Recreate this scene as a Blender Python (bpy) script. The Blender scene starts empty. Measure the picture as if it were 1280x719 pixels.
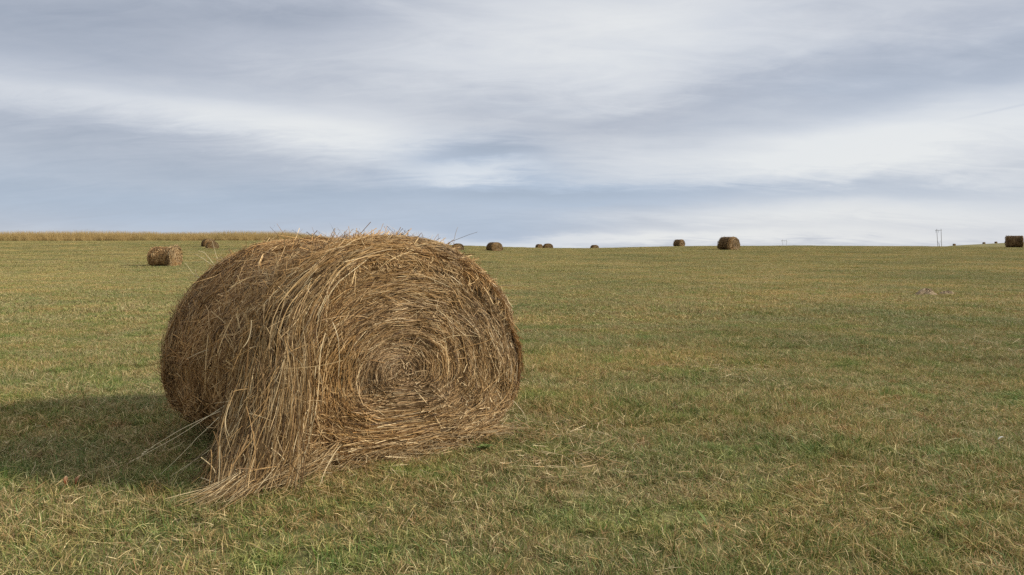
import bpy, math
import numpy as np
from mathutils import Vector

rng = np.random.default_rng(7)
S = bpy.context.scene
COL = S.collection
R = math.radians

# ------------------------------------------------------------------ camera
FPX, CX, CY, EYE = 950.0, 640.0, 359.5, 308.0      # focal length and eye level in photo pixels
HC = 1.45                                          # camera height in metres
PITCH = math.atan((CY - EYE) / FPX)
cam = bpy.data.cameras.new('camera')
cam.sensor_width = 36.0
cam.lens = FPX / 1280 * 36
cam.clip_start = 0.05
cam.clip_end = 20000
co = bpy.data.objects.new('camera', cam)
COL.objects.link(co)
co.location = (0, 0, HC)
co.rotation_euler = (math.pi / 2 - PITCH, 0, 0)
S.camera = co


def ray(x, y):
    """world direction of a photo pixel, scaled so that its Y component is 1"""
    a, b = (x - CX) / FPX, (CY - y) / FPX
    d = np.array([a, math.cos(PITCH) + b * math.sin(PITCH), -math.sin(PITCH) + b * math.cos(PITCH)])
    return d / d[1]


def px(x, y, Y):
    d = ray(x, y)
    return np.array([d[0] * Y, Y, HC + d[2] * Y])


# ------------------------------------------------------------------ terrain
_cs = (np.array([-1600, -300, 0, 300, 380, 480, 560, 620, 680, 740, 800, 850, 1000, 1180, 1255, 1400, 2600]) - 640) / 950.0
_cy = np.array([302, 302, 302, 301.5, 302.5, 304.5, 307.0, 309.2, 310.6, 310.9, 309.6, 308.3, 307.6, 308.7, 309.2, 309, 308.5])
CREST = 150.0


def sstep(a, b, t):
    t = np.clip((t - a) / (b - a), 0, 1)
    return t * t * (3 - 2 * t)


def vnoise(x, y, seed=0):
    """smooth value noise in [-1, 1]"""
    xi, yi = np.floor(x).astype(np.int64), np.floor(y).astype(np.int64)
    fx, fy = x - xi, y - yi
    fx, fy = fx * fx * (3 - 2 * fx), fy * fy * (3 - 2 * fy)

    def h(i, j):
        n = (i * 374761393 + j * 668265263 + seed * 982451653) & 0x7fffffff
        n = ((n ^ (n >> 13)) * 1274126177) & 0x7fffffff
        return ((n ^ (n >> 16)) & 0xffff) / 32767.5 - 1
    return (h(xi, yi) * (1 - fx) + h(xi + 1, yi) * fx) * (1 - fy) + (h(xi, yi + 1) * (1 - fx) + h(xi + 1, yi + 1) * fx) * fy


def ground_z(x, y):
    x, y = np.asarray(x, float), np.asarray(y, float)
    s = x / np.maximum(np.abs(y), 25.0)
    zc = HC + (308 - np.interp(s, _cs, _cy)) * CREST / 950
    z = zc * sstep(35, CREST, y)
    drop = np.clip(y - CREST, 0, 400)
    z = z - 0.00012 * drop ** 2 - 0.004 * drop
    # the far rise on the right
    rise = np.interp(s, [.50, .57, .60, .66, .75, .9, 2.0], [0, 7.6, 8.5, 10.0, 10.8, 11.6, 13])
    z = z + rise * sstep(200, 420, y) * (1 - sstep(430, 900, y) * .8)
    z = z + 0.02 * vnoise(x / 3.1, y / 3.1, 3) + 0.012 * vnoise(x / .9, y / .9, 4) * (1 - sstep(20, 50, y))
    return z


def hit(x, y):
    """where the ray of a photo pixel meets the field"""
    d = ray(x, y)
    Y = np.linspace(2.0, 160, 4000)
    g = ground_z(d[0] * Y, Y) - (HC + d[2] * Y)
    i = int(np.argmax(g > 0)) if (g > 0).any() else len(Y) - 1
    return np.array([d[0] * Y[i], Y[i], float(ground_z(d[0] * Y[i], Y[i]))])


# ------------------------------------------------------------------ helpers
def tag(o, label=None, cat=None, group=None, kind=None):
    for k, v in (('label', label), ('category', cat), ('group', group), ('kind', kind)):
        if v:
            o[k] = v
    return o


def empty(name, loc, rz=0.0, sc=1.0):
    o = bpy.data.objects.new(name, None)
    COL.objects.link(o)
    o.location = loc
    o.rotation_euler = (0, 0, rz)
    o.scale = (sc, sc, sc)
    o.empty_display_size = .2
    return o


def mesh_obj(name, V, F, mat, parent=None, col=None, smooth=False, ints=None):
    """V (n,3); F list of face arrays each (m,k); col (n,3) base colour of each vertex"""
    me = bpy.data.meshes.new(name)
    V = np.ascontiguousarray(V, dtype=np.float32)
    me.vertices.add(len(V))
    me.vertices.foreach_set('co', V.ravel())
    idx, start, n = [], [], 0
    for f in F:
        f = np.asarray(f, dtype=np.int32)
        if len(f) == 0:
            continue
        k = f.shape[1]
        idx.append(f.ravel())
        start.append(n + np.arange(len(f), dtype=np.int32) * k)
        n += f.size
    if idx:
        idx, start = np.concatenate(idx), np.concatenate(start)
        me.loops.add(len(idx))
        me.loops.foreach_set('vertex_index', idx)
        me.polygons.add(len(start))
        me.polygons.foreach_set('loop_start', start.astype(np.int32))
    me.update(calc_edges=True)
    if col is not None:
        a = me.attributes.new('tint', 'FLOAT_COLOR', 'POINT')
        c = np.ones((len(V), 4), np.float32)
        c[:, :3] = col
        a.data.foreach_set('color', c.ravel())
    for k, v in (ints or {}).items():
        if v.ndim == 1 and v.dtype.kind == 'i':
            a = me.attributes.new(k, 'INT', 'POINT')
            a.data.foreach_set('value', v.astype(np.int32))
        elif v.ndim == 1:
            a = me.attributes.new(k, 'FLOAT', 'POINT')
            a.data.foreach_set('value', v.astype(np.float32))
        else:
            a = me.attributes.new(k, 'FLOAT_VECTOR', 'POINT')
            a.data.foreach_set('vector', v.astype(np.float32).ravel())
    me.validate()
    if smooth:
        me.polygons.foreach_set('use_smooth', np.ones(len(me.polygons), bool))
    if mat:
        me.materials.append(mat)
    o = bpy.data.objects.new(name, me)
    COL.objects.link(o)
    if parent:
        o.parent = parent
    return o


def ribbons(P, w, col, nrm, tip=.35, base=0):
    """P (N,K,3) centre lines, w (N,) widths, nrm (N,3) facing. Returns V, quads, colours"""
    N, K, _ = P.shape
    T = np.gradient(P, axis=1)
    T /= np.linalg.norm(T, axis=2, keepdims=True) + 1e-9
    side = np.cross(T, nrm[:, None, :])
    side /= np.linalg.norm(side, axis=2, keepdims=True) + 1e-9
    k = np.linspace(0, 1, K)
    prof = 1 - (1 - tip) * np.clip((k - .55) / .45, 0, 1) ** 1.5
    hw = (w[:, None] * prof[None, :] * .5)[..., None]
    V = np.stack([P - side * hw, P + side * hw], 2).reshape(-1, 3)
    i = np.arange(N)[:, None] * (2 * K) + np.arange(K - 1)[None, :] * 2
    i = i.ravel() + base
    Q = np.stack([i, i + 1, i + 3, i + 2], 1)
    return V, Q, np.repeat(col, 2 * K, axis=0)


def join(parts):
    Vs, Qs, Cs, n = [], [], [], 0
    for V, Q, C in parts:
        Vs.append(V); Qs.append(Q + n); Cs.append(C)
        n += len(V)
    return np.concatenate(Vs), np.concatenate(Qs), np.concatenate(Cs)


def unit(v):
    return v / (np.linalg.norm(v, axis=-1, keepdims=True) + 1e-9)


# ------------------------------------------------------------------ materials
def new_mat(name):
    m = bpy.data.materials.new(name)
    m.use_nodes = True
    m.node_tree.nodes.clear()
    return m, m.node_tree.nodes, m.node_tree.links


def nd(nodes, typ, **kw):
    n = nodes.new(typ)
    for k, v in kw.items():
        setattr(n, k, v)
    return n


def ramp(nodes, stops):
    r = nodes.new('ShaderNodeValToRGB')
    el = r.color_ramp.elements
    while len(el) < len(stops):
        el.new(.5)
    for e, (p, c) in zip(el, stops):
        e.position = p
        e.color = (*c, 1) if len(c) == 3 else c
    return r


def mixc(nodes, links, fac, a, b, blend='MIX'):
    m = nd(nodes, 'ShaderNodeMix', data_type='RGBA', blend_type=blend)
    for sock, v in ((m.inputs[0], fac), (m.inputs[6], a), (m.inputs[7], b)):
        if hasattr(v, 'is_linked') or isinstance(v, bpy.types.NodeSocket):
            links.new(v, sock)
        else:
            sock.default_value = v if isinstance(v, (int, float)) else (*v, 1)
    return m.outputs[2]


def straw_material(name, rough=.6, transl=.15, world_patches=False, spec=.10):
    m, N, L = new_mat(name)
    out = nd(N, 'ShaderNodeOutputMaterial')
    at = nd(N, 'ShaderNodeAttribute', attribute_name='tint')
    c = at.outputs['Color']
    if world_patches:
        geo = nd(N, 'ShaderNodeNewGeometry')
        # broad patches of drier and greener turf, in place on the field
        def noise(scale, detail, off):
            mp = nd(N, 'ShaderNodeMapping')
            mp.inputs['Location'].default_value = (off, off * .7, 0)
            mp.inputs['Scale'].default_value = (1, 1, 0)
            L.new(geo.outputs['Position'], mp.inputs['Vector'])
            n = nd(N, 'ShaderNodeTexNoise')
            n.inputs['Scale'].default_value = scale
            n.inputs['Detail'].default_value = detail
            n.inputs['Roughness'].default_value = .6
            L.new(mp.outputs[0], n.inputs['Vector'])
            return n.outputs['Fac']
        dry = ramp(N, [(.42, (0, 0, 0)), (.62, (1, 1, 1))])
        L.new(noise(.55, 4, 11.3), dry.inputs[0])
        grn = ramp(N, [(.5, (0, 0, 0)), (.68, (1, 1, 1))])
        L.new(noise(1.5, 3, 51.0), grn.inputs[0])
        big = ramp(N, [(.35, (.80, .84, .80)), (.65, (1.14, 1.07, 1.0))])
        L.new(noise(.09, 3, 5.0), big.inputs[0])
        tan = mixc(N, L, 1.0, c, (1.17, 1.06, .96), 'MULTIPLY')
        c = mixc(N, L, dry.outputs[0], c, tan)
        gr = mixc(N, L, 1.0, c, (.74, .94, .70), 'MULTIPLY')
        red = ramp(N, [(.56, (0, 0, 0)), (.72, (1, 1, 1))])
        L.new(noise(2.6, 4, 83.0), red.inputs[0])
        c = mixc(N, L, grn.outputs[0], c, gr)
        rd = mixc(N, L, 1.0, c, (.86, .66, .60), 'MULTIPLY')
        c = mixc(N, L, red.outputs[0], c, rd)
        c = mixc(N, L, 1.0, c, big.outputs[0], 'MULTIPLY')
    p = nd(N, 'ShaderNodeBsdfPrincipled')
    p.inputs['Roughness'].default_value = rough
    p.inputs['Specular IOR Level'].default_value = spec
    L.new(c, p.inputs['Base Color'])
    t = nd(N, 'ShaderNodeBsdfTranslucent')
    L.new(c, t.inputs['Color'])
    mx = nd(N, 'ShaderNodeMixShader')
    mx.inputs[0].default_value = transl
    L.new(p.outputs[0], mx.inputs[1]); L.new(t.outputs[0], mx.inputs[2])
    L.new(mx.outputs[0], out.inputs['Surface'])
    return m


def noise_material(name, stops, scale, rough=.9, bump=.0, bscale=None, coord='Object'):
    m, N, L = new_mat(name)
    out = nd(N, 'ShaderNodeOutputMaterial')
    p = nd(N, 'ShaderNodeBsdfPrincipled')
    p.inputs['Roughness'].default_value = rough
    p.inputs['Specular IOR Level'].default_value = .08
    tc = nd(N, 'ShaderNodeTexCoord')
    n = nd(N, 'ShaderNodeTexNoise')
    n.inputs['Scale'].default_value = scale
    n.inputs['Detail'].default_value = 6
    n.inputs['Roughness'].default_value = .65
    L.new(tc.outputs[coord], n.inputs['Vector'])
    r = ramp(N, stops)
    L.new(n.outputs['Fac'], r.inputs[0])
    L.new(r.outputs[0], p.inputs['Base Color'])
    if bump:
        b = nd(N, 'ShaderNodeBump')
        b.inputs['Strength'].default_value = bump
        b.inputs['Distance'].default_value = .03
        n2 = nd(N, 'ShaderNodeTexNoise')
        n2.inputs['Scale'].default_value = bscale or scale * 3
        n2.inputs['Detail'].default_value = 5
        L.new(tc.outputs[coord], n2.inputs['Vector'])
        L.new(n2.outputs['Fac'], b.inputs['Height'])
        L.new(b.outputs[0], p.inputs['Normal'])
    L.new(p.outputs[0], out.inputs['Surface'])
    return m


M_HAY = straw_material('hay_stalks', .55, .12)
M_GRASS = straw_material('grass_blades', .55, .22, True)
M_DRY = straw_material('dry_reeds', .6, .38)
M_CORE = noise_material('packed_hay', [(.3, (.08, .048, .024)), (.7, (.21, .128, .058))], 30, .9, .8, 60)  # coloured dark so gaps between the stalks look shaded
M_SOIL = noise_material('dry_soil', [(.3, (.14, .098, .057)), (.7, (.37, .275, .165))], 14, .95, .7, 40)
M_WOOD = noise_material('weathered_pole', [(.3, (.2, .19, .18)), (.7, (.33, .32, .3))], 4)
M_STEEL = noise_material('galvanised_steel', [(.3, (.3, .31, .32)), (.7, (.42, .43, .44))], 4, .5)
M_LEAF = straw_material('leaf_surface', .5, .25)


# ------------------------------------------------------------------ ground
def build_ground():
    m, N, L = new_mat('field_soil')
    out = nd(N, 'ShaderNodeOutputMaterial')
    p = nd(N, 'ShaderNodeBsdfPrincipled')
    p.inputs['Roughness'].default_value = .95
    p.inputs['Specular IOR Level'].default_value = .1
    geo = nd(N, 'ShaderNodeNewGeometry')

    def noise(scale, detail, rough=.6):
        n = nd(N, 'ShaderNodeTexNoise')
        n.inputs['Scale'].default_value = scale
        n.inputs['Detail'].default_value = detail
        n.inputs['Roughness'].default_value = rough
        L.new(geo.outputs['Position'], n.inputs['Vector'])
        return n.outputs['Fac']
    fine = ramp(N, [(.3, (.08, .068, .03)), (.5, (.165, .145, .06)), (.72, (.28, .225, .105))])
    L.new(noise(9, 8, .75), fine.inputs[0])
    mid = ramp(N, [(.38, (.82, .92, .78)), (.62, (1.15, 1.05, 1.0))])
    L.new(noise(.55, 4), mid.inputs[0])
    big = ramp(N, [(.35, (.9, .92, .9)), (.65, (1.1, 1.05, 1.0))])
    L.new(noise(.06, 3), big.inputs[0])
    c = mixc(N, L, 1.0, fine.outputs[0], mid.outputs[0], 'MULTIPLY')
    c = mixc(N, L, 1.0, c, big.outputs[0], 'MULTIPLY')
    L.new(c, p.inputs['Base Color'])
    b = nd(N, 'ShaderNodeBump')
    b.inputs['Strength'].default_value = .6
    b.inputs['Distance'].default_value = .05
    L.new(noise(14, 6, .7), b.inputs['Height'])
    L.new(b.outputs[0], p.inputs['Normal'])
    L.new(p.outputs[0], out.inputs['Surface'])
    ys = np.concatenate([np.linspace(-60, -6, 14), np.linspace(-5, 30, 141), np.geomspace(30.6, 700, 150), np.geomspace(740, 9000, 22)])
    u = np.linspace(-1, 1, 261)
    half = np.maximum(np.abs(ys) * 1.5, 14) + 16
    X = (np.sign(u) * np.abs(u) ** 1.15)[None, :] * half[:, None]
    Y = np.repeat(ys[:, None], len(u), 1)
    Z = ground_z(X, Y)
    V = np.stack([X, Y, Z], 2).reshape(-1, 3)
    a, bn = len(ys), len(u)
    i = (np.arange(a - 1)[:, None] * bn + np.arange(bn - 1)[None, :]).ravel()
    F = np.stack([i, i + 1, i + bn + 1, i + bn], 1)
    o = mesh_obj('field', V, [F], m, smooth=True)
    tag(o, kind='structure')


# ------------------------------------------------------------------ grass
GREEN = np.array([[.125, .165, .046], [.085, .125, .036], [.170, .185, .062], [.135, .190, .075]])
DRY = np.array([[.37, .31, .16], [.28, .225, .105], [.50, .43, .26], [.22, .145, .075], [.35, .31, .14]])


def tuft(r, size, nclump, per, length, width, dead, lying, r0, calm=0.0, tone=1.0):
    """one square of turf: clumps of blades, some green, some dry, plus flattened dead blades"""
    cx = r.uniform(-size / 2, size / 2, (nclump, 2))
    ctype = r.random(nclump) < dead
    ch = np.clip(r.normal(1, .28, nclump), .45, 1.8)
    ci = np.repeat(np.arange(nclump), per)
    n = len(ci)
    p = cx[ci] + r.normal(0, r0, (n, 2))
    ln = length * ch[ci] * r.uniform(.45, 1.25, n)
    az = r.uniform(0, 2 * np.pi, n)
    out = p - cx[ci]
    az = np.where(r.random(n) < .5, np.arctan2(out[:, 1], out[:, 0]) + r.normal(0, .5, n), az)
    lean = np.abs(r.normal(.45, .35, n))
    flat = r.random(n) < lying
    lean = np.where(flat, r.uniform(1.15, 1.5, n), lean)
    ln = np.where(flat, ln * 1.25, ln)
    bend = r.uniform(.15, .8, n)
    d = np.stack([np.cos(az), np.sin(az)], 1)
    t = np.array([0, .55, 1.0])
    ang = lean[:, None] * .75 + bend[:, None] * t[None, :] ** 1.5
    ang = np.minimum(ang, 1.62)
    seg = np.diff(t)[None, :] * ln[:, None]
    am = (ang[:, 1:] + ang[:, :-1]) / 2
    h = np.concatenate([np.zeros((n, 1)), np.cumsum(seg * np.sin(am), 1)], 1)
    z = np.concatenate([np.zeros((n, 1)), np.cumsum(seg * np.cos(am), 1)], 1)
    z = z + np.where(flat, r.uniform(.004, .45 * length, n), -.006)[:, None]
    P = np.stack([p[:, 0:1] + d[:, 0:1] * h, p[:, 1:2] + d[:, 1:2] * h, z], 2)
    isd = np.where(r.random(n) < .78, ctype[ci], ~ctype[ci]) | (flat & (r.random(n) < .6))
    col = np.where(isd[:, None], DRY[r.integers(0, len(DRY), n)], GREEN[r.integers(0, len(GREEN), n)])
    col = col * r.uniform(.75, 1.25, (n, 1))
    col = col + (col.mean(0) - col) * calm
    col = col * np.array([1.22, 1.16, 1.10]) * tone
    width = np.where((r.random(n) < .07) & ~isd & ~flat, width * 2.4, width)
    nrm = np.stack([-d[:, 0] * .8, -d[:, 1] * .8, np.full(n, .6)], 1) + r.normal(0, .5, (n, 3))
    return ribbons(P, width * r.uniform(.6, 1.3, n), np.minimum(col, .75), unit(nrm), tip=.12)


def gn_scatter(name):
    g = bpy.data.node_groups.new(name, 'GeometryNodeTree')
    g.interface.new_socket('Geometry', in_out='INPUT', socket_type='NodeSocketGeometry')
    g.interface.new_socket('Geometry', in_out='OUTPUT', socket_type='NodeSocketGeometry')
    N, L = g.nodes, g.links
    gi, go = N.new('NodeGroupInput'), N.new('NodeGroupOutput')

    def attr(nm, typ):
        a = N.new('GeometryNodeInputNamedAttribute')
        a.data_type = typ
        a.inputs[0].default_value = nm
        return next(o for o in a.outputs if o.enabled and o.name == 'Attribute')
    tid = attr('turf_kind', 'INT')
    cmp_ = N.new('FunctionNodeCompare')
    cmp_.data_type = 'INT'; cmp_.operation = 'GREATER_EQUAL'
    ins = [s for s in cmp_.inputs if s.enabled]
    L.new(tid, ins[0]); ins[1].default_value = 0
    sep = N.new('GeometryNodeSeparateGeometry'); sep.domain = 'POINT'
    L.new(gi.outputs[0], sep.inputs[0]); L.new(next(o for o in cmp_.outputs if o.enabled), sep.inputs[1])
    sp = N.new('GeometryNodeSplitToInstances'); sp.domain = 'POINT'
    L.new(sep.outputs[0], sp.inputs[0]); L.new(tid, sp.inputs['Group ID'])
    iop = N.new('GeometryNodeInstanceOnPoints')
    L.new(sep.outputs[1], iop.inputs['Points'])
    L.new(sp.outputs[0], iop.inputs['Instance'])
    iop.inputs['Pick Instance'].default_value = True
    L.new(attr('pick', 'INT'), iop.inputs['Instance Index'])
    L.new(attr('turn', 'FLOAT_VECTOR'), iop.inputs['Rotation'])
    L.new(attr('size', 'FLOAT_VECTOR'), iop.inputs['Scale'])
    L.new(iop.outputs[0], go.inputs[0])
    return g


def grass_tier(name, label, y0, y1, cell, variants, seed, **kw):
    r = np.random.default_rng(seed)
    Vs, Qs, Cs, K, n = [], [], [], [], 0
    for k in range(variants):
        kv = dict(kw)
        share = (k + .5) / variants - .5                   # some squares greener, some drier, some thinner
        kv['dead'] = kw['dead'] + .55 * share
        kv['nclump'] = int(kw['nclump'] * r.uniform(.72, 1.2))
        kv['length'] = kw['length'] * r.uniform(.8, 1.2) * (1 - .25 * share)
        V, Q, C = tuft(r, cell * 1.5, **kv)
        Vs.append(V); Qs.append(Q + n); Cs.append(C); K.append(np.full(len(V), k)); n += len(V)
    pts = []
    for y in np.arange(y0, y1, cell):
        half = (y + cell) * .74 + 1.8
        k = int(math.ceil(half / cell))
        xs = (np.arange(-k, k + 1)) * cell
        pts.append(np.stack([xs, np.full(len(xs), y)], 1))
    pts = np.concatenate(pts)
    pts = pts + r.uniform(-.22, .22, pts.shape) * cell
    m = len(pts)
    z = ground_z(pts[:, 0], pts[:, 1])
    # lean each square with the slope under it
    e = .5
    sx = (ground_z(pts[:, 0] + e, pts[:, 1]) - ground_z(pts[:, 0] - e, pts[:, 1])) / (2 * e)
    sy = (ground_z(pts[:, 0], pts[:, 1] + e) - ground_z(pts[:, 0], pts[:, 1] - e)) / (2 * e)
    P = np.concatenate([pts, z[:, None]], 1)
    quarter = r.uniform(0, 2 * np.pi, m)
    turn = np.zeros((n + m, 3))
    turn[n:, 2] = quarter
    # local tilt: rotate slope into the turned frame
    turn[n:, 0] = np.arctan(sy) * np.cos(0) * .0
    sc = np.ones((n + m, 3))
    s = r.uniform(.85, 1.15, m)
    hgt = 1 + .30 * vnoise(pts[:, 0] / 2.1, pts[:, 1] / 2.1, 9) + .22 * vnoise(pts[:, 0] / .8, pts[:, 1] / .8, 19)
    sc[n:, 0] = s; sc[n:, 1] = s; sc[n:, 2] = s * hgt
    ints = {'turf_kind': np.concatenate(K + [np.full(m, -1)]).astype(int),
            'pick': np.concatenate([np.zeros(n, int), r.integers(0, variants, m)]),
            'turn': turn, 'size': sc}
    C = np.concatenate(Cs + [np.zeros((m, 3))])
    o = mesh_obj(name, np.concatenate(Vs + [P]), [np.concatenate(Qs)], M_GRASS, col=C, ints=ints)
    md = o.modifiers.new('scatter', 'NODES')
    md.node_group = bpy.data.node_groups.get('turf_scatter') or gn_scatter('turf_scatter')
    tag(o, label, 'grass', kind='stuff')


def build_grass():
    grass_tier('grass', 'short mown green and straw coloured grass round the foreground bale', 1.9, 14, .5, 9, 21,
               nclump=290, per=15, length=.057, width=.0028, dead=.38, lying=.25, r0=.021, tone=.98)
    grass_tier('grass', 'short mown green and straw coloured grass in the middle of the field', 13.6, 46, 1.3, 7, 22,
               nclump=560, per=13, length=.062, width=.007, dead=.52, lying=.3, r0=.035, calm=.25)
    grass_tier('grass', 'short mown olive and straw coloured grass in the far field', 45, 163, 2.6, 6, 23,
               nclump=800, per=8, length=.07, width=.016, dead=.60, lying=.3, r0=.08, calm=.6)


# ------------------------------------------------------------------ hay bales
HAY = np.array([[.66, .51, .285], [.48, .335, .165], [.41, .255, .104], [.30, .18, .074], [.16, .093, .042], [.08, .047, .024]])


def hay_cols(r, n, w):
    w = np.array(w, float)
    return HAY[r.choice(6, n, p=w / w.sum())] * r.uniform(.66, 1.1, (n, 1))


class Bale:
    """local frame: x along the end face, y to the rear, z up; end face at y = 0"""
    def __init__(self, W=1.07, top=1.485, cz=.55, L=1.65, spiral=(-.09, .62), bulge=.12):
        self.W, self.top, self.cz, self.L, self.bulge = W, top, cz, L, bulge
        self.C = np.array(spiral)

    def prof(self, th):
        c, s = np.cos(th), np.sin(th)
        up = s > 0
        ex = np.where(up, .92, .66)
        x = self.W * np.sign(c) * np.abs(c) ** ex
        z = self.cz + np.where(up, (self.top - self.cz) * np.abs(s) ** .96, -self.cz * np.abs(s) ** .72)
        return np.stack([x, z], -1)

    def lump(self, th, y):
        return .03 * vnoise(th * 1.6 + 3, y * 2.2 + 1, 1) + .018 * vnoise(th * 5, y * 6, 2)

    def face(self, rho, th, lift):
        rho = np.maximum(rho, .002)
        p = self.C * (1 - rho[..., None]) + self.prof(th) * rho[..., None]
        y = -self.bulge * (1 - np.clip(rho, 0, 1) ** 2.2)
        y = y + 3.2 * np.clip(rho - .88, 0, .3) ** 2
        ph = rho * 2 * np.pi * 8.5 - th
        y = y - .010 * np.sin(ph + 1.5 * vnoise(p[..., 0] * 4 + 9, p[..., 1] * 4, 41)) * np.clip(rho * 3, 0, 1) * (.6 + .8 * vnoise(p[..., 0] * 3, p[..., 1] * 3, 42)) + .035 * vnoise(p[..., 0] * 5, p[..., 1] * 5, 5)
        return np.stack([p[..., 0], y - lift, p[..., 1]], -1)

    def side(self, th, y, lift):
        p = self.prof(th)
        d = unit(p - np.array([0, self.cz]))
        p = p + d * (self.lump(th, y) + lift - .05 * np.exp(-np.maximum(y, 0) / .06))[..., None]
        return np.stack([p[..., 0], y, np.maximum(p[..., 1], .004)], -1)

    def core(self, inset=.045, nt=72, ny=16, nr=14):
        th = np.linspace(0, 2 * np.pi, nt, endpoint=False)
        rows = []
        for rho in np.linspace(.02, .93, nr):
            rows.append(self.face(np.full(nt, rho), th, np.full(nt, -inset)))
        for y in np.linspace(.06, self.L - .06, ny):
            rows.append(self.side(th, np.full(nt, y), np.full(nt, -inset)))
        for rho in np.linspace(.93, .02, 8):
            p = self.C * (1 - rho) + self.prof(th) * rho
            rows.append(np.stack([p[:, 0], np.full(nt, self.L - inset + .06 * (1 - rho)), p[:, 1]], -1))
        V = np.concatenate(rows)
        k = len(rows)
        i = (np.arange(k - 1)[:, None] * nt + np.arange(nt)[None, :])
        j = (np.arange(k - 1)[:, None] * nt + (np.arange(nt)[None, :] + 1) % nt)
        F = np.stack([i.ravel(), j.ravel(), (j + nt).ravel(), (i + nt).ravel()], 1)
        return V, F

    def face_strands(self, r, n, width, K=6, rear=False):
        rho = np.sqrt(r.random(n)) * 1.045
        th = r.uniform(0, 2 * np.pi, n)
        Rr = np.linalg.norm(self.prof(th) - self.C, axis=-1)
        ln = r.gamma(3.0, .105, n) + .05
        bit = r.random(n) < .22                                   # broken bits and chaff
        ln = np.where(bit, r.uniform(.02, .07, n), ln)
        ln = np.minimum(ln, np.maximum(rho * Rr * 1.5, .06))
        p0 = self.C * (1 - rho[:, None]) + self.prof(th) * rho[:, None]
        low = np.clip((.45 - p0[:, 1]) / .4, 0, 1)                # the foot is crushed and muddled
        dev = np.where(r.random(n) < .18 + .45 * low, r.normal(0, .8, n), r.normal(0, .16, n))
        dev = np.where(bit, r.normal(0, .9, n), dev)
        dev = dev + .26 * vnoise(p0[:, 0] * 7, p0[:, 1] * 7, 91) + .2 * vnoise(p0[:, 0] * 17, p0[:, 1] * 17, 92)
        t = np.linspace(-.5, .5, K)[None, :] * ln[:, None]
        reff = np.maximum(rho * Rr, .035)[:, None]
        TH = th[:, None] + t * np.cos(dev)[:, None] / reff
        RH = rho[:, None] + t * np.sin(dev)[:, None] / Rr[:, None] + .018 * t / .3
        RH = RH + (r.normal(0, .25, n) / 1)[:, None] * t ** 2
        RH = np.clip(RH, .003, 1.07 - .05 * r.random(n)[:, None])
        base = np.abs(r.normal(0, .014, n)) - .012
        end = r.choice([-1, 1], n)[:, None]
        k = np.clip(end * t / (ln[:, None] * .5), 0, 1)
        lift = base[:, None] + r.exponential(.013, n)[:, None] * k ** 2
        P = self.face(RH, TH, lift)
        if rear:
            P[..., 1] = self.L - P[..., 1]
        # zones: gold on the left shoulder, grey straw round the eye and at the foot
        c0 = P[:, K // 2]
        gold = np.clip(.5 - .75 * c0[:, 0] + .45 * vnoise(c0[:, 0] * 3.2, c0[:, 2] * 3.2, 31), 0, 1)
        grey = np.clip(.30 + .9 * vnoise(c0[:, 0] * 4, c0[:, 2] * 4, 12) + .5 * np.exp(-(rho / .33) ** 2), 0, 1)
        col = hay_cols(r, n, [9, 22, 27, 22, 14, 6])
        col = col * (1 + (np.array([1.08, .97, .80]) - 1) * gold[:, None])
        col = col * (1 + .40 * low * (r.random(n) < .6))[:, None]          # bleached, trampled foot
        g = col.mean(1, keepdims=True)
        col = col + (g * np.array([1.18, 1.0, .74]) - col) * .30 * grey[:, None]
        nrm = unit(np.array([0, -1.0, 0]) + r.normal(0, .55, (n, 3)))
        return ribbons(P, width * r.uniform(.55, 1.35, n), col, nrm)

    def side_strands(self, r, n, width, K=6, th0=-.35, th1=math.pi + .55, shag=1.0):
        th = r.uniform(th0, th1, n)
        y = r.uniform(.0, self.L, n)
        ln = r.gamma(3.0, .085, n) + .06
        dev = np.where(r.random(n) < .25, r.normal(0, 1.0, n), r.normal(0, .3, n))
        dev = dev + 1.1 * vnoise(th * 4, y * 5, 93) + .5 * vnoise(th * 11, y * 12, 94)
        t = np.linspace(-.5, .5, K)[None, :] * ln[:, None]
        TH = th[:, None] + t * np.cos(dev)[:, None] / .85
        Y = y[:, None] + t * np.sin(dev)[:, None] + (r.normal(0, .5, n))[:, None] * t ** 2
        Y = np.clip(Y, -.06, self.L + .05)
        end = r.choice([-1, 1], n)[:, None]
        k = np.clip(end * t / (ln[:, None] * .5), 0, 1)
        lift = (np.abs(r.normal(0, .016, n)) - .014)[:, None] + shag * (r.exponential(.014, n) + (r.random(n) < .05) * np.minimum(r.exponential(.045, n), .12))[:, None] * k ** 2
        P = self.side(TH, Y, lift)
        # greyer, weathered skin
        col = hay_cols(r, n, [9, 20, 24, 22, 16, 9])
        g = col.mean(1, keepdims=True)
        col = col + (g * np.array([1.15, 1.0, .76]) - col) * .12
        col = col * (1 + .35 * vnoise(th * 5, y * 5, 97))[:, None] * np.array([1.10, .98, .82])
        pr = unit(self.prof(th) - np.array([0, self.cz]))
        nrm = unit(np.stack([pr[:, 0], np.zeros(n), pr[:, 1]], 1) + r.normal(0, .5, (n, 3)))
        return ribbons(P, width * r.uniform(.55, 1.35, n), col, nrm)

    def curtain(self, r, n, width, K=8, reach=.25, fwd=.18, th_range=(1.65, 3.15), nlock=270, ys=(-.06, .07)):
        """the loose outer layer that slides off the left shoulder and hangs to the ground in locks"""
        m = nlock
        th = r.uniform(*th_range, m)
        y = r.uniform(*ys, m) - .06 * np.clip((2.2 - th) / .8, 0, 1)
        off = np.abs(r.normal(.012, .03, m))
        J = 44
        path = np.zeros((m, J, 3))
        path[:, 0] = self.side(th, y, off)
        fl = np.clip(r.normal(1, .4, m), .1, 2)            # how far each lock flares at the foot
        wob = r.normal(0, .10, (m, 3))
        step = .045
        rest = r.uniform(.01, .06, m)
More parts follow.
